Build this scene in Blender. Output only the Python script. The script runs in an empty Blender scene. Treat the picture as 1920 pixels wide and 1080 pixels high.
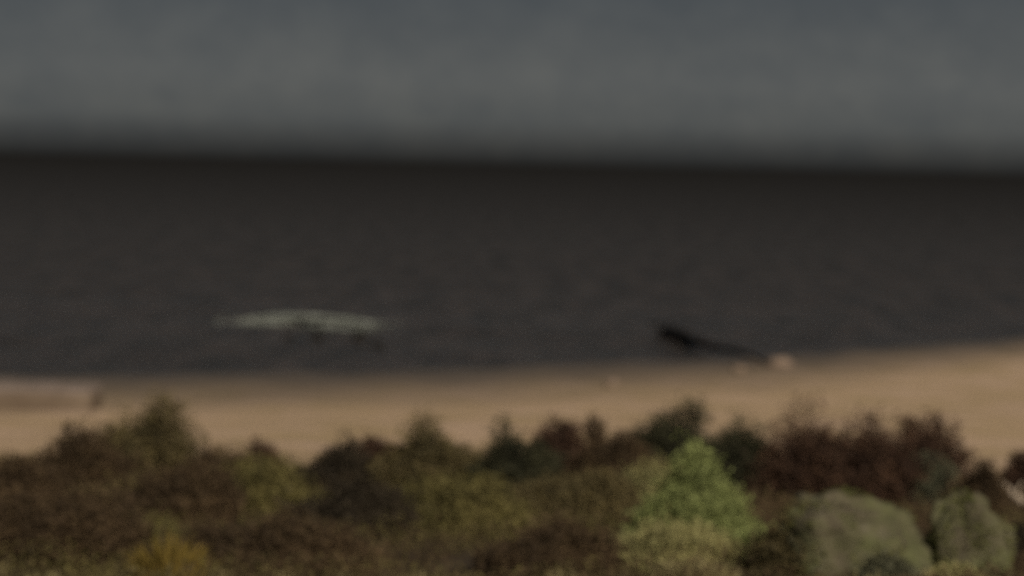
import bpy, math, random
import numpy as np
from mathutils import Vector, Matrix, Euler, noise

S = bpy.context.scene
C = S.collection
R = math.radians
rng = np.random.default_rng(7)
random.seed(7)

# ------------------------------------------------------------------ camera, sky, sun, exposure
W, H = 1920.0, 1080.0
FPX = 3842.0                      # focal length in picture widths * 1920
CAM_Z = 8.0
HORIZON = 304.0                   # row of the true horizon at the middle of the frame
ROLL = R(1.25)
PITCH = math.atan((H / 2 - HORIZON) / FPX)
cam_d = bpy.data.cameras.new('camera')
cam = bpy.data.objects.new('camera', cam_d)
C.objects.link(cam)
cam_d.sensor_width = 36.0
cam_d.lens = 36.0 * FPX / W
cam_d.clip_start = 0.5
cam_d.clip_end = 20000.0
cam.matrix_world = Matrix.Translation((0, 0, CAM_Z)) @ (Euler((R(90) - PITCH, 0, 0)).to_matrix() @ Matrix.Rotation(ROLL, 3, 'Z')).to_4x4()
cam_d.dof.use_dof = True
cam_d.dof.focus_distance = 6.0
cam_d.dof.aperture_fstop = 1.6
S.camera = cam

SUN_EL, SUN_AZ = R(34), R(158)    # azimuth clockwise from the view direction (+Y): behind, a little to the right
world = bpy.data.worlds.new('World')
S.world = world
world.use_nodes = True
nt = world.node_tree
for n in list(nt.nodes):
    nt.nodes.remove(n)
wo = nt.nodes.new('ShaderNodeOutputWorld')
bg = nt.nodes.new('ShaderNodeBackground')
bg.inputs['Strength'].default_value = 0.057
sky = nt.nodes.new('ShaderNodeTexSky')
sky.sky_type = 'NISHITA'
sky.sun_disc = False
sky.sun_elevation = SUN_EL
sky.sun_rotation = SUN_AZ
sky.dust_density = 4.0
# cloud cover: a nearly even grey sheet lies over the clear sky
tc = nt.nodes.new('ShaderNodeTexCoord')
mp = nt.nodes.new('ShaderNodeMapping')
mp.inputs['Scale'].default_value = (1.0, 1.0, 1.3)
cl = nt.nodes.new('ShaderNodeTexNoise')
cl.inputs['Scale'].default_value = 26.0
cl.inputs['Detail'].default_value = 8.0
cl.inputs['Roughness'].default_value = 0.72
nt.links.new(tc.outputs['Generated'], mp.inputs['Vector'])
nt.links.new(mp.outputs['Vector'], cl.inputs['Vector'])
ramp = nt.nodes.new('ShaderNodeValToRGB')
ramp.color_ramp.elements[0].position = 0.3
ramp.color_ramp.elements[0].color = (0.74, 0.80, 0.84, 1)
ramp.color_ramp.elements[1].position = 0.7
ramp.color_ramp.elements[1].color = (1.02, 1.05, 1.03, 1)
nt.links.new(cl.outputs['Fac'], ramp.inputs['Fac'])
sepz = nt.nodes.new('ShaderNodeSeparateXYZ')
nt.links.new(tc.outputs['Generated'], sepz.inputs['Vector'])
gz = nt.nodes.new('ShaderNodeValToRGB')
gz.color_ramp.elements[0].position = 0.0
gz.color_ramp.elements[0].color = (0.20, 0.19, 0.18, 1)
gz.color_ramp.elements[1].position = 0.09
gz.color_ramp.elements[1].color = (0.60, 0.65, 0.72, 1)
e_ = gz.color_ramp.elements.new(0.04)
e_.color = (1.0, 1.0, 0.98, 1)
e_ = gz.color_ramp.elements.new(0.009)
e_.color = (0.50, 0.49, 0.47, 1)
e_ = gz.color_ramp.elements.new(0.020)
e_.color = (0.86, 0.86, 0.83, 1)
nt.links.new(sepz.outputs['Z'], gz.inputs['Fac'])
mulz = nt.nodes.new('ShaderNodeMix')
mulz.data_type = 'RGBA'
mulz.blend_type = 'MULTIPLY'
mulz.inputs['Factor'].default_value = 1.0
nt.links.new(ramp.outputs['Color'], mulz.inputs['A'])
nt.links.new(gz.outputs['Color'], mulz.inputs['B'])
mix = nt.nodes.new('ShaderNodeMix')
mix.data_type = 'RGBA'
mix.inputs['Factor'].default_value = 0.97
nt.links.new(sky.outputs['Color'], mix.inputs['A'])
nt.links.new(mulz.outputs['Result'], mix.inputs['B'])
nt.links.new(mix.outputs['Result'], bg.inputs['Color'])
nt.links.new(bg.outputs['Background'], wo.inputs['Surface'])

sun_d = bpy.data.lights.new('sun', 'SUN')
sun_d.energy = 1.5
sun_d.angle = R(14)
sun_d.color = (1.0, 0.93, 0.82)
sun = bpy.data.objects.new('sun', sun_d)
C.objects.link(sun)
sun_dir = Vector((math.sin(SUN_AZ) * math.cos(SUN_EL), math.cos(SUN_AZ) * math.cos(SUN_EL), math.sin(SUN_EL)))
sun.rotation_euler = (-sun_dir).to_track_quat('-Z', 'Y').to_euler()

S.view_settings.view_transform = 'Standard'
S.view_settings.look = 'None'
S.view_settings.gamma = 1.0
S.view_settings.use_curve_mapping = False
S.view_settings.exposure = 0.95
S.cycles.use_denoising = False
S.cycles.max_bounces = 5

# ------------------------------------------------------------------ helpers
def tag(o, label=None, cat=None, group=None, kind=None):
    if label: o['label'] = label
    if cat: o['category'] = cat
    if group: o['group'] = group
    if kind: o['kind'] = kind
    return o

def empty(name, loc):
    o = bpy.data.objects.new(name, None)
    o.empty_display_size = 0.2
    o.location = loc
    C.objects.link(o)
    return o

def mesh_obj(name, V, F, mat, parent=None, loc=(0, 0, 0), smooth=False):
    me = bpy.data.meshes.new(name)
    V = np.asarray(V, dtype=np.float32)
    F = np.asarray(F, dtype=np.int32)
    n, k = F.shape
    me.vertices.add(len(V)); me.vertices.foreach_set('co', V.ravel())
    me.loops.add(n * k); me.loops.foreach_set('vertex_index', F.ravel())
    me.polygons.add(n)
    me.polygons.foreach_set('loop_start', np.arange(0, n * k, k, dtype=np.int32))
    me.polygons.foreach_set('use_smooth', np.full(n, smooth))
    me.update(calc_edges=True)
    me.validate()
    me.materials.append(mat)
    o = bpy.data.objects.new(name, me)
    o.location = loc
    C.objects.link(o)
    if parent: o.parent = parent
    return o

def new_mat(name):
    m = bpy.data.materials.new(name)
    m.use_nodes = True
    t = m.node_tree
    return m, t, t.nodes['Principled BSDF']

def add_noise(t, scale, detail=4, rough=0.6, coord='Object', stretch=None):
    c = t.nodes.new('ShaderNodeTexCoord')
    n = t.nodes.new('ShaderNodeTexNoise')
    n.inputs['Scale'].default_value = scale
    n.inputs['Detail'].default_value = detail
    n.inputs['Roughness'].default_value = rough
    if stretch:
        mpn = t.nodes.new('ShaderNodeMapping')
        mpn.inputs['Scale'].default_value = stretch
        t.links.new(c.outputs[coord], mpn.inputs['Vector'])
        t.links.new(mpn.outputs['Vector'], n.inputs['Vector'])
    else:
        t.links.new(c.outputs[coord], n.inputs['Vector'])
    return n.outputs['Fac']

def ramp_of(t, fac, stops):
    r = t.nodes.new('ShaderNodeValToRGB')
    e = r.color_ramp.elements
    while len(e) < len(stops): e.new(0.5)
    for i, (p, c) in enumerate(stops):
        e[i].position = p
        e[i].color = (*c, 1)
    t.links.new(fac, r.inputs['Fac'])
    return r.outputs['Color']

def mixc(t, fac, a, b, mode='MIX'):
    m = t.nodes.new('ShaderNodeMix')
    m.data_type = 'RGBA'
    m.blend_type = mode
    for s, v in (('Factor', fac), ('A', a), ('B', b)):
        if isinstance(v, (int, float)): m.inputs[s].default_value = v
        elif isinstance(v, tuple): m.inputs[s].default_value = (*v, 1)
        else: t.links.new(v, m.inputs[s])
    return m.outputs['Result']

def bump(t, b, fac, strength, dist):
    n = t.nodes.new('ShaderNodeBump')
    n.inputs['Strength'].default_value = strength
    n.inputs['Distance'].default_value = dist
    t.links.new(fac, n.inputs['Height'])
    t.links.new(n.outputs['Normal'], b.inputs['Normal'])

def leaf_mat(name, dark, mid, light, rough=0.8, patch=1.0):
    m, t, b = new_mat(name)
    g = t.nodes.new('ShaderNodeNewGeometry')
    dark = tuple(0.55 * d + 0.45 * q for d, q in zip(dark, mid))
    light = tuple(0.6 * d + 0.4 * q for d, q in zip(light, mid))
    a = ramp_of(t, g.outputs['Random Per Island'], [(0.0, dark), (0.55, mid), (1.0, light)])
    n = add_noise(t, 2.2, 4)
    k = ramp_of(t, n, [(0.3, (0.55, 0.55, 0.57)), (0.7, (1.5, 1.42, 1.3))])
    t.links.new(mixc(t, patch, a, k, 'MULTIPLY'), b.inputs['Base Color'])
    b.inputs['Roughness'].default_value = rough
    b.inputs['Specular IOR Level'].default_value = 0.15
    return m

def fbm(x, y, s, seed=0.0, oct=4):
    """vectorised value noise by sums of rotated sines - cheap and smooth"""
    out = np.zeros_like(np.asarray(x, dtype=float))
    a = 1.0
    for i in range(oct):
        th = 1.1 * i + seed
        u = (x * math.cos(th) + y * math.sin(th)) / s
        v = (-x * math.sin(th) + y * math.cos(th)) / s
        out += a * np.sin(u * 2.1 + 1.7 * np.sin(v * 1.3 + seed * 3) + seed * 5) * np.cos(v * 1.9 + 1.3 * np.sin(u * 1.1 + i))
        a *= 0.5
        s *= 0.47
    return out

# ------------------------------------------------------------------ terrain
def shore_y(x):
    xc = np.clip(x, -29, 70)
    return 78.9 + 0.62 * xc + 0.0085 * xc * xc + 0.35 * np.sin(x * 0.45) + 0.2 * np.sin(x * 1.3 + 1)

def height(x, y):
    x = np.asarray(x, dtype=float); y = np.asarray(y, dtype=float)
    s = shore_y(x) - y                                    # distance inland of the waterline
    beach = np.where(s < 0, np.maximum(0.045 * s, -2.2), 0.042 * s)
    beach = np.minimum(beach, 0.042 * 34 + 0.02 * (s - 34))
    dune = 6.62 - 0.1045 * y + 0.10 * fbm(x, y, 7.0, 0.4, 3) - 0.004 * np.maximum(x - 3, 0) ** 2
    dune = np.where(y < 6, 6.0 + 0.1 * fbm(x, y, 9.0, 0.4, 3), dune)
    k = 0.6
    h = np.log(np.exp(np.clip(beach / k, -20, 40)) + np.exp(np.clip(dune / k, -20, 40))) * k     # soft maximum
    h = np.where(dune < beach - 4, beach, h)
    h = np.where(y > 300, -2.2, h)
    return h

def graded(lo, hi, fine_lo, fine_hi, step, grow=1.22):
    a = list(np.arange(fine_lo, fine_hi + step / 2, step))
    s = step
    v = a[-1]
    while v < hi:
        s *= grow; v += s; a.append(min(v, hi))
    s = step; v = a[0]; pre = []
    while v > lo:
        s *= grow; v -= s; pre.append(max(v, lo))
    return np.array(pre[::-1] + a)

def grid(xs, ys, zf):
    X, Y = np.meshgrid(xs, ys)
    Z = zf(X, Y)
    V = np.stack([X, Y, Z], -1).reshape(-1, 3)
    ny, nx = X.shape
    i = (np.arange(ny - 1)[:, None] * nx + np.arange(nx - 1)[None, :]).ravel()
    F = np.stack([i, i + 1, i + nx + 1, i + nx], -1)
    return V, F

CM = cam.matrix_world.to_3x3()
CO = Vector((0, 0, CAM_Z))
def ray(px, py):
    return (CM @ Vector(((px - W / 2) / FPX, -(py - H / 2) / FPX, -1.0))).normalized()

def on_ground(px, py, surface=height):
    """where the line of sight through a photo pixel meets the ground"""
    d = ray(px, py)
    t = 9.0
    while t < 400:
        p = CO + d * t
        if p.z < float(surface(p.x, p.y)):
            break
        t += 0.05
    p = CO + d * t
    return Vector((p.x, p.y, float(surface(p.x, p.y))))

# ground material: dry sand, wet sand by the water, dark soil under the heath
def make_sand():
    m, t, b = new_mat('sand')
    at = t.nodes.new('ShaderNodeAttribute'); at.attribute_name = 'cover'
    sep = t.nodes.new('ShaderNodeSeparateColor')
    t.links.new(at.outputs['Color'], sep.inputs['Color'])
    n1 = add_noise(t, 0.45, 6, 0.65)
    n2 = add_noise(t, 5.0, 6, 0.7)
    dry = ramp_of(t, n1, [(0.3, (0.44, 0.32, 0.16)), (0.5, (0.56, 0.39, 0.235)), (0.72, (0.70, 0.49, 0.36))])
    grain = ramp_of(t, n2, [(0.25, (0.75, 0.74, 0.72)), (0.75, (1.12, 1.1, 1.08))])
    dry = mixc(t, 1.0, dry, grain, 'MULTIPLY')
    wet = ramp_of(t, n1, [(0.3, (0.085, 0.068, 0.054)), (0.7, (0.145, 0.112, 0.085))])
    col = mixc(t, sep.outputs[0], dry, wet)
    soil = ramp_of(t, n2, [(0.3, (0.035, 0.024, 0.014)), (0.55, (0.07, 0.048, 0.027)), (0.8, (0.12, 0.088, 0.042))])
    col = mixc(t, sep.outputs[1], col, soil)
    t.links.new(col, b.inputs['Base Color'])
    b.inputs['Roughness'].default_value = 0.9
    b.inputs['Specular IOR Level'].default_value = 0.2
    bump(t, b, n2, 0.6, 0.06)
    return m

def cover_at(x, y):
    """0 on open sand, 1 under the heath on the dune; a wavy border"""
    edge = 30.5 + 2.2 * np.sin(x * 0.7) + 1.5 * np.sin(x * 1.7 + 2) - 0.9 * np.maximum(-x - 3.6, 0) ** 1.5 - 4.5 * np.maximum(x - 6.2, 0)
    return np.clip((edge - y) / 2.5, 0, 1)

xs = graded(-7000, 7000, -34, 40, 0.45, 1.3)
ys = graded(-160, 9000, 9, 112, 0.4, 1.25)
V, F = grid(xs, ys, lambda X, Y: height(X, Y) + 0.016 * fbm(X * 1.2, Y, 2.6, 2.0, 4) * (Y < 140))
ground = mesh_obj('ground', V, F, make_sand(), smooth=True)
tag(ground, kind='structure')
ca = ground.data.color_attributes.new('cover', 'FLOAT_COLOR', 'POINT')
s_in = shore_y(V[:, 0]) - V[:, 1] + 1.3 * fbm(V[:, 0], V[:, 1], 4.0, 1.0, 3)
wetv = np.clip(1 - (s_in - 3.0) / np.clip(21 - 0.33 * V[:, 0], 10, 26), 0, 1) ** 0.85
left_damp = np.clip(2.2 - np.abs(V[:, 0] + 11.5) / 3.2, 0, 1) * np.clip((V[:, 1] - 47 - 0.9 * np.maximum(-12 - V[:, 0], 0)) / 9, 0, 1) * 0.5
wetv = np.maximum(wetv, left_damp)
cov = cover_at(V[:, 0], V[:, 1])
cov = np.where(V[:, 1] > 500, 1.0, cov)
ca.data.foreach_set('color', np.stack([wetv, cov, 0 * cov, 0 * cov + 1], -1).astype(np.float32).ravel())

# water
def make_water():
    m, t, b = new_mat('lake_water')
    n = add_noise(t, 0.5, 7, 0.72, stretch=(1.0, 0.22, 1.0))
    at = t.nodes.new('ShaderNodeAttribute'); at.attribute_name = 'nearness'
    far_col = ramp_of(t, n, [(0.30, (0.007, 0.0066, 0.006)), (0.70, (0.032, 0.030, 0.028))])
    near_col = ramp_of(t, n, [(0.30, (0.020, 0.018, 0.014)), (0.70, (0.092, 0.070, 0.058))])
    t.links.new(mixc(t, at.outputs['Fac'], far_col, near_col), b.inputs['Base Color'])  # water colour itself is darkened with distance
    b.inputs['Roughness'].default_value = 0.25
    b.inputs['IOR'].default_value = 1.33
    n2 = add_noise(t, 1.6, 6, 0.7, stretch=(1.0, 1.8, 1.0))
    bump(t, b, n2, 1.0, 0.5)
    bn = [q for q in t.nodes if q.type == 'BUMP'][0]
    mr = t.nodes.new('ShaderNodeMapRange')                       # wind ripples near this shore, calmer far out
    mr.inputs['To Min'].default_value = 0.3
    mr.inputs['To Max'].default_value = 1.0
    t.links.new(at.outputs['Fac'], mr.inputs['Value'])
    t.links.new(mr.outputs['Result'], bn.inputs['Strength'])
    b.inputs['Specular IOR Level'].default_value = 0.25
    # sky reflection faded out by hand with distance: blend towards a matt surface
    di = t.nodes.new('ShaderNodeBsdfDiffuse')
    t.links.new(b.inputs['Base Color'].links[0].from_socket, di.inputs['Color'])
    mx = t.nodes.new('ShaderNodeMixShader')
    t.links.new(at.outputs['Fac'], mx.inputs['Fac'])
    t.links.new(di.outputs['BSDF'], mx.inputs[1])
    t.links.new(b.outputs['BSDF'], mx.inputs[2])
    out = [q for q in t.nodes if q.type == 'OUTPUT_MATERIAL'][0]
    t.links.new(mx.outputs['Shader'], out.inputs['Surface'])
    return m
M_WATER = make_water()
def water_z(X, Y):
    a = np.exp(-np.maximum(Y - 120, 0) / 120.0) * np.clip((Y - shore_y(X)) / 8 + 0.25, 0.1, 1)
    return a * (0.07 * fbm(X * 0.35, Y, 2.2, 0.9, 4))
wx = graded(-7000, 7000, -34, 40, 0.6, 1.3)
wy = graded(62, 9000, 68, 180, 0.45, 1.12)
V, F = grid(wx, wy, water_z)
lake = mesh_obj('lake', V, F, M_WATER, smooth=True)
tag(lake, kind='structure')
la = lake.data.attributes.new('nearness', 'FLOAT', 'POINT')
la.data.foreach_set('value', np.clip(105.0 / np.maximum(V[:, 1], 1), 0, 1).astype(np.float32))  # falls with distance, not depth; drives the painted darkening and the reflection fade

def leaf_cloud(P, size, up=0.0, stretch=1.0, r=rng):
    """one small diamond-shaped face per point, turned at random"""
    n = len(P)
    a = r.normal(size=(n, 3)); a[:, 2] += up; a /= np.linalg.norm(a, axis=1)[:, None]
    b = r.normal(size=(n, 3)); b -= a * (a * b).sum(1)[:, None]; b /= np.linalg.norm(b, axis=1)[:, None]
    s = (size * r.uniform(0.6, 1.4, n))[:, None]
    V = np.stack([P - a * s * stretch, P + b * s * 0.5, P + a * s * stretch, P - b * s * 0.5], 1).reshape(-1, 3)
    F = np.arange(4 * n).reshape(-1, 4)
    return V, F

# ------------------------------------------------------------------ generic builders
def tube(points, radii, sides=6):
    """tapered tube through points; returns V, F (quads)"""
    pts = [Vector(p) for p in points]
    V = []; F = []
    n = len(pts)
    for i, p in enumerate(pts):
        d = (pts[min(i + 1, n - 1)] - pts[max(i - 1, 0)]).normalized()
        a = d.cross(Vector((0, 0, 1)))
        if a.length < 1e-3: a = d.cross(Vector((0, 1, 0)))
        a.normalize(); b = d.cross(a)
        for k in range(sides):
            th = 2 * math.pi * k / sides
            V.append(p + (a * math.cos(th) + b * math.sin(th)) * radii[i])
    for i in range(n - 1):
        for k in range(sides):
            k2 = (k + 1) % sides
            F.append((i * sides + k, i * sides + k2, (i + 1) * sides + k2, (i + 1) * sides + k))
    # caps: a fan of quads onto a centre point
    for end, ring in ((pts[0], 0), (pts[-1], (n - 1) * sides)):
        c = len(V); V.append(end)
        for k in range(0, sides, 2):
            q = (ring + k, ring + (k + 1) % sides, ring + (k + 2) % sides, c)
            F.append(q[::-1] if ring == 0 else q)
    return np.array([tuple(v) for v in V]), np.array(F)

def join(parts):
    Vs, Fs, o = [], [], 0
    for v, f in parts:
        Vs.append(v); Fs.append(f + o); o += len(v)
    return np.concatenate(Vs), np.concatenate(Fs)

def rock_mesh(size, seed, rough=0.18, flat=1.0, sub=24, sink=0.25, bumps=1.6):
    """uneven rounded stone from a displaced sphere grid, base at z = 0"""
    V = []; F = []
    nu, nv = sub * 2, sub
    for j in range(nv + 1):
        ph = math.pi * j / nv
        for i in range(nu):
            th = 2 * math.pi * i / nu
            d = Vector((math.sin(ph) * math.cos(th), math.sin(ph) * math.sin(th), math.cos(ph)))
            q = d * bumps + Vector((seed * 7.3, seed * 3.1, seed))
            k = 1 + rough * noise.fractal(q, 0.9, 2.1, 5) + rough * 0.6 * noise.noise(d * 0.9 + Vector((seed, 0, 3)))
            z = d.z * k
            if flat < 1: z = math.copysign(abs(z) ** 1.0, z); z = min(z, flat + 0.05 * noise.noise(q * 2))
            V.append((d.x * k * size[0] / 2, d.y * k * size[1] / 2, (z + 1 - 2 * sink) * size[2] / (2 - 2 * sink)))
    for j in range(nv):
        for i in range(nu):
            i2 = (i + 1) % nu
            F.append((j * nu + i, (j + 1) * nu + i, (j + 1) * nu + i2, j * nu + i2))
    return np.array(V), np.array(F)

def stone_mat(name, stops, scale=3.0, moss=None):
    m, t, b = new_mat(name)
    n = add_noise(t, scale, 7, 0.65)
    col = ramp_of(t, n, stops)
    if moss:
        n3 = add_noise(t, scale * 0.7, 5, 0.7)
        f = ramp_of(t, n3, [(0.40, (0, 0, 0)), (0.62, (1, 1, 1))])
        col = mixc(t, f, col, moss)
    t.links.new(col, b.inputs['Base Color'])
    b.inputs['Roughness'].default_value = 0.9
    b.inputs['Specular IOR Level'].default_value = 0.2
    n2 = add_noise(t, scale * 6, 6, 0.7)
    bump(t, b, n2, 0.7, 0.04)
    return m

def shrub(name, cat, label, px, base, wpx, hpx, mat, stem_mat, leaf=0.030, n=6500, spiky=0.28, seed=0, up=0.3, stretch=1.4, group='heath shrubs on the dune', lean=0.0, point=0.0):
    """a shrub rooted where photo pixel (px, base) meets the ground, wpx wide and hpx tall there"""
    r = np.random.default_rng(100 + seed)
    p = on_ground(px, base)
    sc = (p - CO).length / FPX
    w, h = wpx * sc * (1.0 if point else 1.25), hpx * sc * (1.0 if point else 1.06)
    k_ = min(1.0, (p - CO).length / 30.0)                   # finer leaves where the shrub stands close
    leaf *= k_; n = int(n / k_ ** 1.6)
    root = empty(name, p)
    tag(root, label, cat, group)
    nb = int(26 + 16 * min(w, 2.5))
    stems, pts = [], []
    lobes = [(r.uniform(-0.26, 0.26) * w, r.uniform(-0.2, 0.2) * w, r.uniform(0.72, 0.92)) for _ in range(2)] + [(r.uniform(-0.12, 0.12) * w, 0.0, 1.0)]
    for i in range(nb):
        th = r.uniform(0, 2 * math.pi)
        rad = math.sqrt(r.random())
        ex, ey = rad * math.cos(th) * w * 0.46, rad * math.sin(th) * w * 0.36
        lh = 1.0
        if not point:
            lx, ly, lh = lobes[i % 3]
            ex, ey = lx + ex * 0.62, ly + ey * 0.62
        top = h * ((1 - rad ** 3) * 0.45 + 0.55) * (r.uniform(0.92, 1.06) if r.random() < 0.25 else r.uniform(0.95 - spiky, 0.9))
        top *= lh
        if point: top = h * max(0.18, (1 - rad) ** 0.75) * r.uniform(0.85, 1.05)
        e = np.array([ex + lean * top, ey, top])
        b0 = np.array([ex * 0.25, ey * 0.25, -0.04])
        mid = b0 * 0.5 + e * 0.5 + np.array([ex * 0.22, ey * 0.22, 0])
        stems.append(tube([b0, mid, e], [0.012, 0.008, 0.003], 4))
        k = max(8, n // nb)
        u = r.beta(2.0, 1.0, k)[:, None]
        path = b0 * (1 - u) ** 2 + 2 * mid * u * (1 - u) + e * u ** 2
        cl = w * 0.085 + 0.02
        pts.append(path + r.normal(size=(k, 3)) * np.array([cl, cl, cl * 0.75]) * (0.3 + 0.6 * (1 - np.abs(u - 0.5))))
    # skirt of leaves near the ground closes the foot of the shrub
    k = n // 3
    th = r.uniform(0, 2 * math.pi, k); rr = np.sqrt(r.random(k))
    sz = r.random(k) ** 1.2 * h * ((1.0 - rr) * 0.85 + 0.08 if point else 0.5)
    pts.append(np.stack([rr * np.cos(th) * w * 0.48 + lean * sz, rr * np.sin(th) * w * 0.38, sz], -1))
    P = np.concatenate(pts)
    P[:, 2] = np.maximum(P[:, 2], 0.005)
    V, F = leaf_cloud(P, np.full(len(P), leaf), up, stretch, r)
    mesh_obj('foliage', V, F, mat, root)
    V, F = join(stems)
    mesh_obj('stems', V, F, stem_mat, root)
    return root

def tussock(name, cat, label, px, base, wpx, hpx, mat, n=260, seed=0, group=None):
    """a grass clump: bent tapering blades fanning from one foot"""
    r = np.random.default_rng(900 + seed)
    p = on_ground(px, base)
    sc = (p - CO).length / FPX
    w, h = wpx * sc, hpx * sc
    V, F = blades(n, w, h, r)
    o = mesh_obj(name, V, F, mat, None, p)
    tag(o, label, cat, group)
    return o

def blades(n, w, h, r, foot=0.3):
    th = r.uniform(0, 2 * math.pi, n)
    rad = np.sqrt(r.random(n))
    foot_p = np.stack([rad * np.cos(th) * w * foot, rad * np.sin(th) * w * foot, np.full(n, -0.02)], -1)
    tip = np.stack([rad * np.cos(th) * w * 0.5, rad * np.sin(th) * w * 0.45, h * r.uniform(0.45, 1.05, n) * (1.05 - 0.4 * rad)], -1)
    tip[:, :2] += r.normal(size=(n, 2)) * w * 0.05
    mid = (foot_p + tip) / 2; mid[:, 2] += 0.15 * h
    a = r.uniform(0, math.pi, n)
    side = np.stack([np.cos(a), np.sin(a), 0 * a], -1) * (0.006 + 0.004 * r.random(n))[:, None]
    V = np.stack([foot_p - side, foot_p + side, mid + side * 0.8, mid - side * 0.8, tip + side * 0.15, tip - side * 0.15], 1).reshape(-1, 3)
    i = np.arange(n)[:, None] * 6
    F = np.concatenate([i + np.array([[0, 1, 2, 3]]), i + np.array([[3, 2, 4, 5]])])
    return V, F

# ------------------------------------------------------------------ materials of plants and wood
M_STEM = stone_mat('stem_bark', [(0.3, (0.03, 0.022, 0.016)), (0.7, (0.07, 0.05, 0.035))], 20)
M_RED = leaf_mat('red_brown_leaves', (0.034, 0.020, 0.014), (0.065, 0.037, 0.024), (0.131, 0.071, 0.040))
M_BROWN = leaf_mat('brown_leaves', (0.037, 0.024, 0.014), (0.070, 0.047, 0.026), (0.138, 0.094, 0.048))
M_DARK = leaf_mat('dark_leaves', (0.024, 0.018, 0.012), (0.040, 0.031, 0.020), (0.078, 0.062, 0.038))
M_DGREEN = leaf_mat('dark_green_leaves', (0.024, 0.024, 0.013), (0.042, 0.041, 0.022), (0.083, 0.078, 0.040))
M_OLIVE = leaf_mat('olive_leaves', (0.068, 0.057, 0.022), (0.124, 0.106, 0.039), (0.219, 0.190, 0.067))
M_OLBR = leaf_mat('olive_brown_leaves', (0.054, 0.042, 0.020), (0.105, 0.084, 0.039), (0.199, 0.156, 0.063))
M_GREY = leaf_mat('grey_green_leaves', (0.059, 0.060, 0.037), (0.111, 0.111, 0.067), (0.176, 0.171, 0.107))
M_BRIGHT = leaf_mat('bright_green_leaves', (0.138, 0.156, 0.051), (0.230, 0.257, 0.086), (0.323, 0.346, 0.133), patch=0.35)
M_YELLOW = leaf_mat('yellow_green_leaves', (0.161, 0.151, 0.061), (0.295, 0.274, 0.114), (0.456, 0.411, 0.191))
M_ORANGE = leaf_mat('orange_leaves', (0.11, 0.08, 0.02), (0.19, 0.135, 0.03), (0.28, 0.19, 0.05))
M_STRAW = leaf_mat('straw_blades', (0.168, 0.140, 0.063), (0.280, 0.238, 0.112), (0.448, 0.378, 0.196))

# ------------------------------------------------------------------ breaking wave, rocks awash, driftwood, stones on the beach
def breaking_wave():
    y0 = 98.5
    root = empty('breaking_wave', (-9.8, y0, 0))
    tag(root, 'small wave breaking into a pale streak of foam on the dark water', 'wave')
    nx, ny = 150, 22
    L = 7.6
    V = []
    for j in range(ny + 1):
        v = j / ny
        for i in range(nx + 1):
            u = i / nx
            x = (u - 0.5) * L
            env = max(0.0, math.sin(math.pi * u)) ** 0.8
            prof = (math.sin(math.pi * min(1, v / 0.42 * 0.5)) if v < 0.42 else 0.5 + 0.5 * math.cos(math.pi * (v - 0.42) / 0.58))
            y = -1.1 + v * 4.6 + 0.5 * math.sin(u * 5) + 0.25 * noise.noise(Vector((x * 0.8, 3, v)))
            z = -0.1 + (0.36 * env) * prof + 0.07 * env * noise.fractal(Vector((x * 1.3, y * 1.3, 2)), 1, 2, 4)
            V.append((x, y, z))
    F = [(j * (nx + 1) + i, j * (nx + 1) + i + 1, (j + 1) * (nx + 1) + i + 1, (j + 1) * (nx + 1) + i) for j in range(ny) for i in range(nx)]
    mesh_obj('wave_body', V, F, M_WATER, root, smooth=True)
    # foam: thousands of small flecks along the crest and trailing behind it, thickest in the middle
    r = np.random.default_rng(5)
    V = np.array(V).reshape(ny + 1, nx + 1, 3)
    n = 5500
    u = np.clip(r.beta(3.0, 3.4, n), 0, 1)
    v = 0.30 + np.abs(r.normal(size=n)) * 0.33
    keep = v < 0.99
    u, v = u[keep], v[keep]
    Q = V[(v * ny).astype(int), (u * nx).astype(int)]
    k = 6000                                                     # older foam left spread on the flat water behind the crest
    fx = np.concatenate([r.normal(-0.2, 1.1, k), r.normal(-0.6, 2.0, k // 4), r.normal(2.3, 0.8, k // 10)])
    fy = np.concatenate([np.abs(r.normal(0, 2.0, k)), np.abs(r.normal(0, 2.0, k // 4)) - 0.8, r.normal(-0.5, 1.2, k // 10)]) - 0.6
    B = np.stack([fx, fy, 0.03 + 0 * fx], -1)
    B = B[(np.abs(B[:, 0]) < 4.8) & (fbm(B[:, 0], B[:, 1], 2.0, 1.0, 3) > -0.3)]
    Q = np.concatenate([Q, B]); u = Q
    P = Q + r.normal(size=(len(u), 3)) * np.array([0.05, 0.08, 0.025]) + np.array([0, 0, 0.02])
    m, t, b = new_mat('foam')
    n1 = add_noise(t, 1.2, 5)
    t.links.new(ramp_of(t, n1, [(0.3, (0.17, 0.18, 0.14)), (0.7, (0.36, 0.37, 0.32))]), b.inputs['Base Color'])
    b.inputs['Roughness'].default_value = 0.8
    Vf, Ff = leaf_cloud(P, np.full(len(P), 0.06), 0.0, 0.9, r)
    mesh_obj('foam', Vf, Ff, m, root)
breaking_wave()

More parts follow.
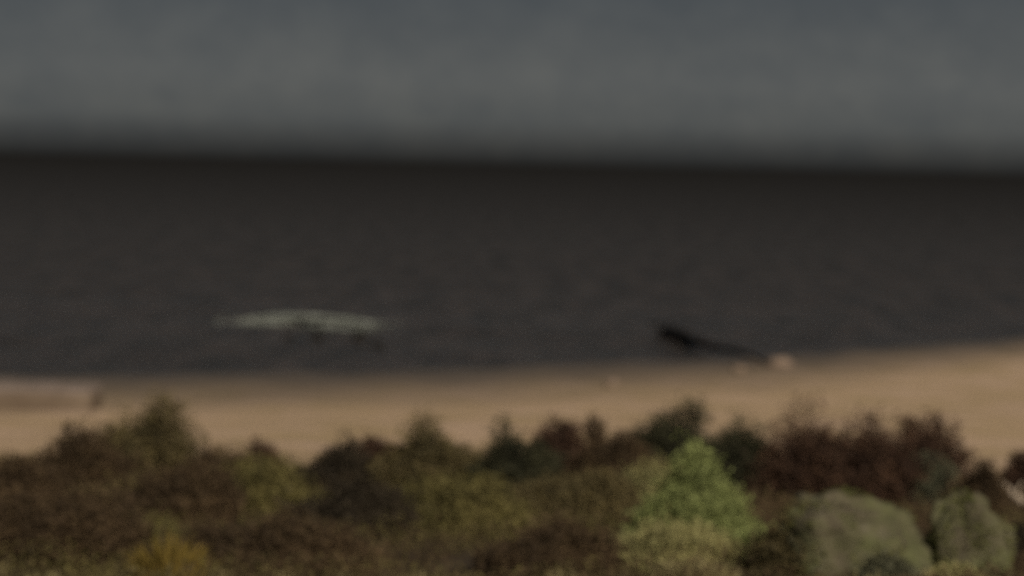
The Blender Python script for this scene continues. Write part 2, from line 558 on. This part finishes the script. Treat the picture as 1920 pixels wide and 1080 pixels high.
M_WETROCK = stone_mat('wet_rock', [(0.3, (0.006, 0.006, 0.005)), (0.7, (0.02, 0.018, 0.015))], 5)
def water_flat(x, y): return 0.0
for i, (px, py, wp, hp, lab) in enumerate([
        (540, 634, 14, 8, 'leftmost and flattest of the dark rocks awash under the foam streak'),
        (596, 633, 22, 12, 'dark rock awash just under the brightest middle of the foam'),
        (674, 634, 28, 15, 'largest black rock awash under the right end of the foam'),
        (708, 650, 22, 10, 'dark low rock awash nearest the beach, right of the foam streak')]):
    p = on_ground(px, py, water_flat)
    sc = (p - CO).length / FPX
    V, F = rock_mesh((wp * sc, wp * sc * 0.9, hp * sc * 1.3), 3.0 + i * 1.7, 0.3, sub=12)
    tag(mesh_obj('rock', V, F, M_WETROCK, None, (p.x, p.y, -hp * sc * 0.3), True), lab, 'rock', 'dark rocks awash in the lake')

def driftwood():
    a = on_ground(1436, 689)                                     # thin end on the sand
    d = ray(1250, 632)
    t = 95.0 / d.y
    q = CO + d * t                                               # butt end propped on its root flare in the shallows
    root = empty('driftwood_log', (a.x, a.y, a.z))
    tag(root, 'dark fallen tree trunk lying from the wet sand into the shallows', 'driftwood')
    m = stone_mat('wet_bark', [(0.3, (0.008, 0.007, 0.006)), (0.7, (0.026, 0.021, 0.018))], 2.5)
    b = q - a
    pts, rad = [], []
    for i in range(22):
        u = i / 21
        p = b * u + Vector((0.10 * math.sin(u * 9), 0, 0.10 * math.sin(u * 7 + 1) + 0.10 + 0.22 * math.sin(math.pi * u) * (u > 0.0)))
        pts.append(p); rad.append(0.085 + 0.27 * u ** 1.8 * (1 + 0.10 * math.sin(u * 31)))
    V, F = tube(pts, rad, 12)
    mesh_obj('trunk', V, F, m, root, smooth=True)
    for k, (ang, ln) in enumerate([(2.6, 0.9), (3.6, 0.75), (0.5, 0.6), (4.7, 0.9), (1.5, 0.5)]):
        s = pts[-1]
        side = Vector((math.cos(ang), 0.1, math.sin(ang)))
        e = s + side * ln + b.normalized() * 0.3
        V, F = tube([s - b.normalized() * 0.3, s + side * ln * 0.5 + b.normalized() * 0.1, e], [0.17, 0.12, 0.04], 8)
        mesh_obj('root', V, F, m, root, smooth=True)
    for u, dv, ln in ((0.55, (-0.3, -0.5, 0.35), 0.7), (0.32, (0.4, -0.4, 0.3), 0.5)):
        s = b * u + Vector((0, 0, 0.2)); dv = Vector(dv).normalized()
        V, F = tube([s, s + dv * ln * 0.6 + Vector((0, 0, 0.05)), s + dv * ln], [0.09, 0.06, 0.025], 7)
        mesh_obj('branch_stub', V, F, m, root, smooth=True)
driftwood()

M_PALE = stone_mat('pale_stone', [(0.3, (0.20, 0.145, 0.10)), (0.7, (0.32, 0.23, 0.17))], 4)
for px, py, wp, hp, lab in [(1464, 688, 46, 18, 'pale pinkish boulder beside the thin end of the driftwood log'),
                            (1385, 697, 26, 12, 'small pale stone on the sand below the driftwood log'),
                            (1146, 724, 24, 13, 'lone pale stone on the sand left of the driftwood log')]:
    p = on_ground(px, py)
    sc = (p - CO).length / FPX
    V, F = rock_mesh((wp * sc, wp * sc * 0.8, hp * sc), px * 0.01, 0.2, sub=14)
    tag(mesh_obj('stone', V, F, M_PALE, None, p, True), lab, 'stone', 'pale stones on the beach')

def ledge():
    p = on_ground(70, 770)
    sc = (p - CO).length / FPX
    root = empty('rock_ledge', p)
    tag(root, 'low flat rock ledge with pale weathered top at the left edge of the beach', 'rock')
    w, h = 230 * sc, 40 * sc
    nx, ny = 60, 26
    mb = stone_mat('ledge_rock', [(0.3, (0.13, 0.09, 0.06)), (0.7, (0.21, 0.155, 0.105))], 1.5)
    mt = stone_mat('ledge_crust', [(0.3, (0.17, 0.13, 0.10)), (0.7, (0.29, 0.22, 0.18))], 2.5)
    def slab(x0, x1, y0, y1, z0, z1, seed):
        V = []; F = []
        ring = []
        k = 64
        for lv, (f, z) in enumerate([(1.0, z0), (1.0, z0 * 0.4 + z1 * 0.6), (0.985, z1 * 0.96 + z0 * 0.04), (0.95, z1), (0.5, z1), (0.02, z1)]):
            for i in range(k):
                th = 2 * math.pi * i / k
                c, s = math.cos(th), math.sin(th)
                e = 0.35
                x = math.copysign(abs(c) ** e, c); y = math.copysign(abs(s) ** e, s)
                j = 1 + 0.06 * noise.noise(Vector((x * 3 + seed, y * 3, z * 4)))
                V.append(((x0 + x1) / 2 + x * f * j * (x1 - x0) / 2, (y0 + y1) / 2 + y * f * j * (y1 - y0) / 2, z + 0.05 * noise.noise(Vector((x * 5 * f, y * 5 * f, seed)))))
        for lv in range(5):
            for i in range(k):
                i2 = (i + 1) % k
                F.append((lv * k + i, lv * k + i2, (lv + 1) * k + i2, (lv + 1) * k + i))
        return np.array(V), np.array(F)
    V, F = slab(-w * 0.6, w * 0.42, 0, 1.7, -0.2, h * 0.74, 1)
    mesh_obj('rock_body', V, F, mb, root, smooth=True)
    V, F = slab(-w * 0.6, w * 0.40, 0.1, 1.9, h * 0.72, h * 1.0, 4)
    mesh_obj('top_slab', V, F, mt, root, smooth=True)
ledge()

# ------------------------------------------------------------------ shrubs on the dune, from the back row forwards
SH = [
 # name, category, label, px, base, w, h, material, kwargs
 ('heath_shrub', 'shrub', 'brown shrub at the left edge of the frame against the open sand', 14, 960, 170, 90, M_BROWN, {}),
 ('heath_shrub', 'shrub', 'dark brown shrub between the left edge shrub and the tall olive shrub', 135, 930, 175, 125, M_BROWN, {}),
 ('heath_shrub', 'shrub', 'tallest olive brown shrub on the left, rising against the lake', 285, 900, 175, 160, M_OLBR, dict(spiky=0.5)),
 ('heath_shrub', 'shrub', 'low brown shrub right of the tall olive shrub', 420, 930, 150, 82, M_BROWN, {}),
 ('heath_sprig', 'shrub', 'small red brown sprig standing against the pale sand on the left', 492, 890, 52, 72, M_RED, dict(n=700, spiky=0.15)),
 ('heath_shrub', 'shrub', 'nearly black shrub just right of the dip in the heath', 632, 930, 130, 98, M_DARK, {}),
 ('heath_shrub', 'shrub', 'red brown shrub rising behind the nearly black shrub', 715, 920, 100, 108, M_RED, {}),
 ('heath_shrub', 'shrub', 'broad olive green shrub with a domed top left of centre', 805, 945, 190, 155, M_OLBR, {}),
 ('heath_shrub', 'shrub', 'dark green shrub in the centre of the heath', 965, 960, 150, 165, M_DGREEN, {}),
 ('heath_shrub', 'shrub', 'red brown shrub with upright sprigs right of the dark green shrub', 1050, 905, 120, 135, M_RED, dict(spiky=0.5)),
 ('heath_sprig', 'shrub', 'single upright sprig topping the heath right of centre', 1108, 870, 50, 105, M_BROWN, dict(n=800, spiky=0.1)),
 ('heath_shrub', 'shrub', 'dark brown shrub directly left of the bright green bush', 1160, 920, 140, 120, M_BROWN, {}),
 ('heath_shrub', 'shrub', 'grey green shrub peeping over the bright green bush', 1275, 890, 140, 125, M_DGREEN, {}),
 ('heath_shrub', 'shrub', 'dark green shrub directly right of the bright green bush', 1385, 940, 130, 162, M_DGREEN, {}),
 ('heath_shrub', 'shrub', 'dark red brown shrub behind the left mossy boulder', 1500, 950, 190, 178, M_RED, {}),
 ('heath_shrub', 'shrub', 'blackish red shrub in the middle of the dark thicket on the right', 1620, 955, 170, 172, M_RED, {}),
 ('heath_shrub', 'shrub', 'red brown shrub at the right end of the dark thicket', 1735, 935, 130, 162, M_RED, dict(spiky=0.45)),
 ('grey_shrub', 'shrub', 'pale grey green shrub in front of the dark thicket on the right', 1745, 960, 95, 112, M_GREY, dict(n=1600)),
 ('heath_shrub', 'shrub', 'dark brown shrub sloping down the right side of the dune', 1830, 985, 100, 115, M_BROWN, {}),
 ('heath_shrub', 'shrub', 'dark shrub behind the right mossy boulder near the frame edge', 1905, 1060, 110, 66, M_DARK, {}),
 ('heath_shrub', 'shrub', 'rust red shrub cut off by the right edge above the pale stick', 1918, 935, 70, 92, M_RED, {}),
 ('olive_shrub', 'shrub', 'yellowish olive shrub in the dip on the left of the heath', 480, 975, 230, 105, M_OLIVE, {}),
 ('olive_shrub', 'shrub', 'olive shrub in front of the domed shrub left of centre', 850, 1000, 220, 110, M_OLIVE, {}),
 ('heath_shrub', 'shrub', 'brown shrub in the front row at the far left', 120, 1050, 270, 130, M_BROWN, {}),
 ('heath_shrub', 'shrub', 'brown shrub below the tall olive shrub', 330, 985, 190, 110, M_BROWN, {}),
 ('heath_shrub', 'shrub', 'dark brown shrub between the two olive shrubs', 660, 1010, 200, 110, M_DARK, {}),
 ('heath_shrub', 'shrub', 'brown shrub at the bottom edge below the left olive shrub', 530, 1075, 260, 100, M_BROWN, {}),
 ('heath_shrub', 'shrub', 'olive brown shrub in front of the dark green central shrub', 1075, 985, 200, 110, M_OLBR, {}),
 ('heath_shrub', 'shrub', 'rusty brown shrub at the bottom edge left of the pale grass', 1030, 1080, 240, 90, M_BROWN, {}),
 ('yellow_shrub', 'shrub', 'yellow green shrub at the bottom edge beside the orange tuft', 270, 1045, 130, 75, M_OLIVE, dict(n=1500)),
 ('olive_shrub', 'shrub', 'olive shrub covering the left shoulder of the left boulder', 1500, 1108, 160, 168, M_OLBR, dict(n=3500)),
 ('green_bush', 'bush', 'bright green bush with a pointed top, brightest plant in the heath', 1318, 1045, 240, 248, M_BRIGHT, dict(n=14000, leaf=0.028, spiky=0.15, point=0.7, lean=-0.15)),
 ('yellow_shrub', 'shrub', 'yellow green shrub hugging the left foot of the bright green bush', 1225, 935, 95, 75, M_YELLOW, dict(n=1200)),
 ('yellow_shrub', 'shrub', 'low pale yellow green shrub spreading left from the base of the bright green bush', 1238, 1075, 200, 92, M_YELLOW, dict(n=4000)),
 ('yellow_shrub', 'shrub', 'pale yellow sprig leaning on the foot of the smaller upright boulder', 1775, 1110, 80, 55, M_YELLOW, dict(n=1500)),
 ('grey_shrub', 'shrub', 'grey green plant at the bottom edge against the large mossy boulder', 1650, 1115, 110, 75, M_GREY, dict(n=1800)),
 ('low_plant', 'plant', 'dark green plant in the gap between the two mossy boulders', 1722, 1098, 55, 85, M_DGREEN, dict(n=1200)),
 ('green_bush', 'bush', 'small bright green plant low between the bright bush and the boulders', 1405, 1070, 120, 80, M_BRIGHT, dict(n=1500)),
]
for i, (name, cat, lab, px, base, w, h, mat, kw) in enumerate(SH):
    shrub(name, cat, lab, px, base, w, h, mat, M_STEM, seed=i, **kw)

tussock('orange_tuft', 'grass tuft', 'orange yellow grass tuft at the bottom edge on the left', 318, 1104, 170, 105, M_ORANGE, 640, 1)
tussock('grass_tuft', 'grass tuft', 'pale yellow grass tuft right below the bright green bush', 1275, 1062, 240, 85, M_YELLOW, 1400, 2)
tussock('grass_tuft', 'grass tuft', 'straw coloured grass tuft at the bottom edge under the green bush', 1310, 1106, 190, 62, M_STRAW, 800, 3)
tussock('grass_tuft', 'grass tuft', 'pale grass tuft left of the bright bush, leaning over brown twigs', 1180, 1055, 150, 60, M_YELLOW, 600, 4)

# ------------------------------------------------------------------ boulders and sticks in the foreground
M_BOULD = stone_mat('mossy_stone', [(0.3, (0.045, 0.036, 0.022)), (0.52, (0.14, 0.115, 0.07)), (0.75, (0.26, 0.215, 0.155))], 3.0, moss=(0.13, 0.13, 0.055))
M_MOSS = leaf_mat('moss', (0.07, 0.075, 0.02), (0.12, 0.12, 0.04), (0.18, 0.18, 0.07))
def boulder(label, px, base, wp, hp, seed, lean=0.0):
    p = on_ground(px, base)
    sc = (p - CO).length / FPX
    root = empty('boulder', p)
    tag(root, label, 'boulder', 'mossy boulders in the foreground')
    V, F = rock_mesh((wp * sc, wp * sc * 0.85, hp * sc), seed, 0.27, sub=40, bumps=1.6)
    mesh_obj('stone', V, F, M_BOULD, root, smooth=True)
    r = np.random.default_rng(int(seed * 10))
    i = r.integers(0, len(V), 5200)
    P = V[i]
    k = np.array([noise.noise(Vector((q[0] * 3, q[1] * 3, q[2] * 3 + seed))) for q in P]) + 0.3 * r.random(len(P))
    P = P[(k > 0.12) & (P[:, 2] > 0.05)] + r.normal(size=(int(((k > 0.12) & (P[:, 2] > 0.05)).sum()), 3)) * 0.012
    Vm, Fm = leaf_cloud(P, np.full(len(P), 0.014), 0.5, 1.2, r)
    tag(mesh_obj('moss', Vm, Fm, M_MOSS, root), kind='stuff')
boulder('large mossy boulder at the bottom edge right of the bright green bush', 1585, 1105, 315, 172, 2.3)
boulder('smaller upright mossy boulder near the bottom right corner', 1812, 1100, 165, 158, 5.1)

M_PALEWOOD = stone_mat('bleached_wood', [(0.3, (0.38, 0.29, 0.20)), (0.7, (0.66, 0.53, 0.40))], 6)
def stick(label, p0, p1, base_off, rad, seed):
    a = on_ground(*p0)
    d = ray(*p1)
    b = CO + d * ((a.y + base_off) / d.y)
    root = empty('stick', a)
    tag(root, label, 'stick')
    e = b - a
    pts = [e * u + Vector((0, 0, 0.02 + 0.02 * math.sin(u * 9 + seed))) for u in (0, .2, .4, .6, .8, 1)]
    V, F = tube(pts, [rad, rad * 1.05, rad * 0.95, rad * 0.9, rad * 0.7, rad * 0.45], 8)
    mesh_obj('shaft', V, F, M_PALEWOOD, root, smooth=True)
    s = pts[3]
    V, F = tube([s, s + Vector((0.05, -0.06, 0.06)), s + Vector((0.08, -0.10, 0.14))], [rad * 0.6, rad * 0.45, rad * 0.25], 6)
    mesh_obj('side_twig', V, F, M_PALEWOOD, root, smooth=True)
stick('bleached stick lying on the slope at the right edge', (1955, 968), (1862, 902), 0.3, 0.045, 1)
stick('short pale stick lying between the two mossy boulders', (1790, 1078), (1726, 1026), 0.3, 0.024, 2)

# ------------------------------------------------------------------ uncountable ground cover
def undergrowth():
    r = np.random.default_rng(77)
    n = 260000
    y = 10.5 + 32 * r.random(n) ** 1.7
    x = r.uniform(-1, 1, n) * (y * 0.27 + 0.8)
    c = cover_at(x, y)
    cl = fbm(x, y, 1.4, 3.1, 4)
    keep = (r.random(n) < c) & (cl > -0.5)
    x, y, cl = x[keep], y[keep], cl[keep]
    z = height(x, y) + r.random(len(x)) ** 1.5 * (0.16 + 0.14 * np.clip(cl, 0, 1.2))
    P = np.stack([x, y, z], -1)
    kinds = fbm(x, y, 2.6, 5.5, 3) + 0.5 * r.normal(size=len(x))
    for lo, hi, m, lab in ((-9, 0.1, M_BROWN, 'low brown heather and litter between the shrubs'),
                           (0.1, 0.9, M_OLBR, 'low olive brown ground cover between the shrubs'),
                           (0.9, 9, M_OLIVE, 'patches of yellowish moss and grass between the shrubs')):
        k = (kinds > lo) & (kinds <= hi)
        V, F = leaf_cloud(P[k], 0.00095 * np.clip(y[k], 10, 40), 0.5, 1.4, r)
        tag(mesh_obj('undergrowth', V, F, m), lab, kind='stuff')
undergrowth()

def front_grass():
    r = np.random.default_rng(55)
    parts = []
    for i in range(150):
        y = r.uniform(10.6, 13.6); x = r.uniform(-1, 1) * (y * 0.27 + 0.3)
        V, F = blades(26, r.uniform(0.15, 0.35), r.uniform(0.08, 0.24), r)
        V[:, 0] += x; V[:, 1] += y; V[:, 2] += float(height(x, y))
        parts.append((V, F))
    V, F = join(parts)
    tag(mesh_obj('grass', V, F, M_STRAW), 'thin dry grass along the bottom edge of the frame', kind='stuff')
front_grass()
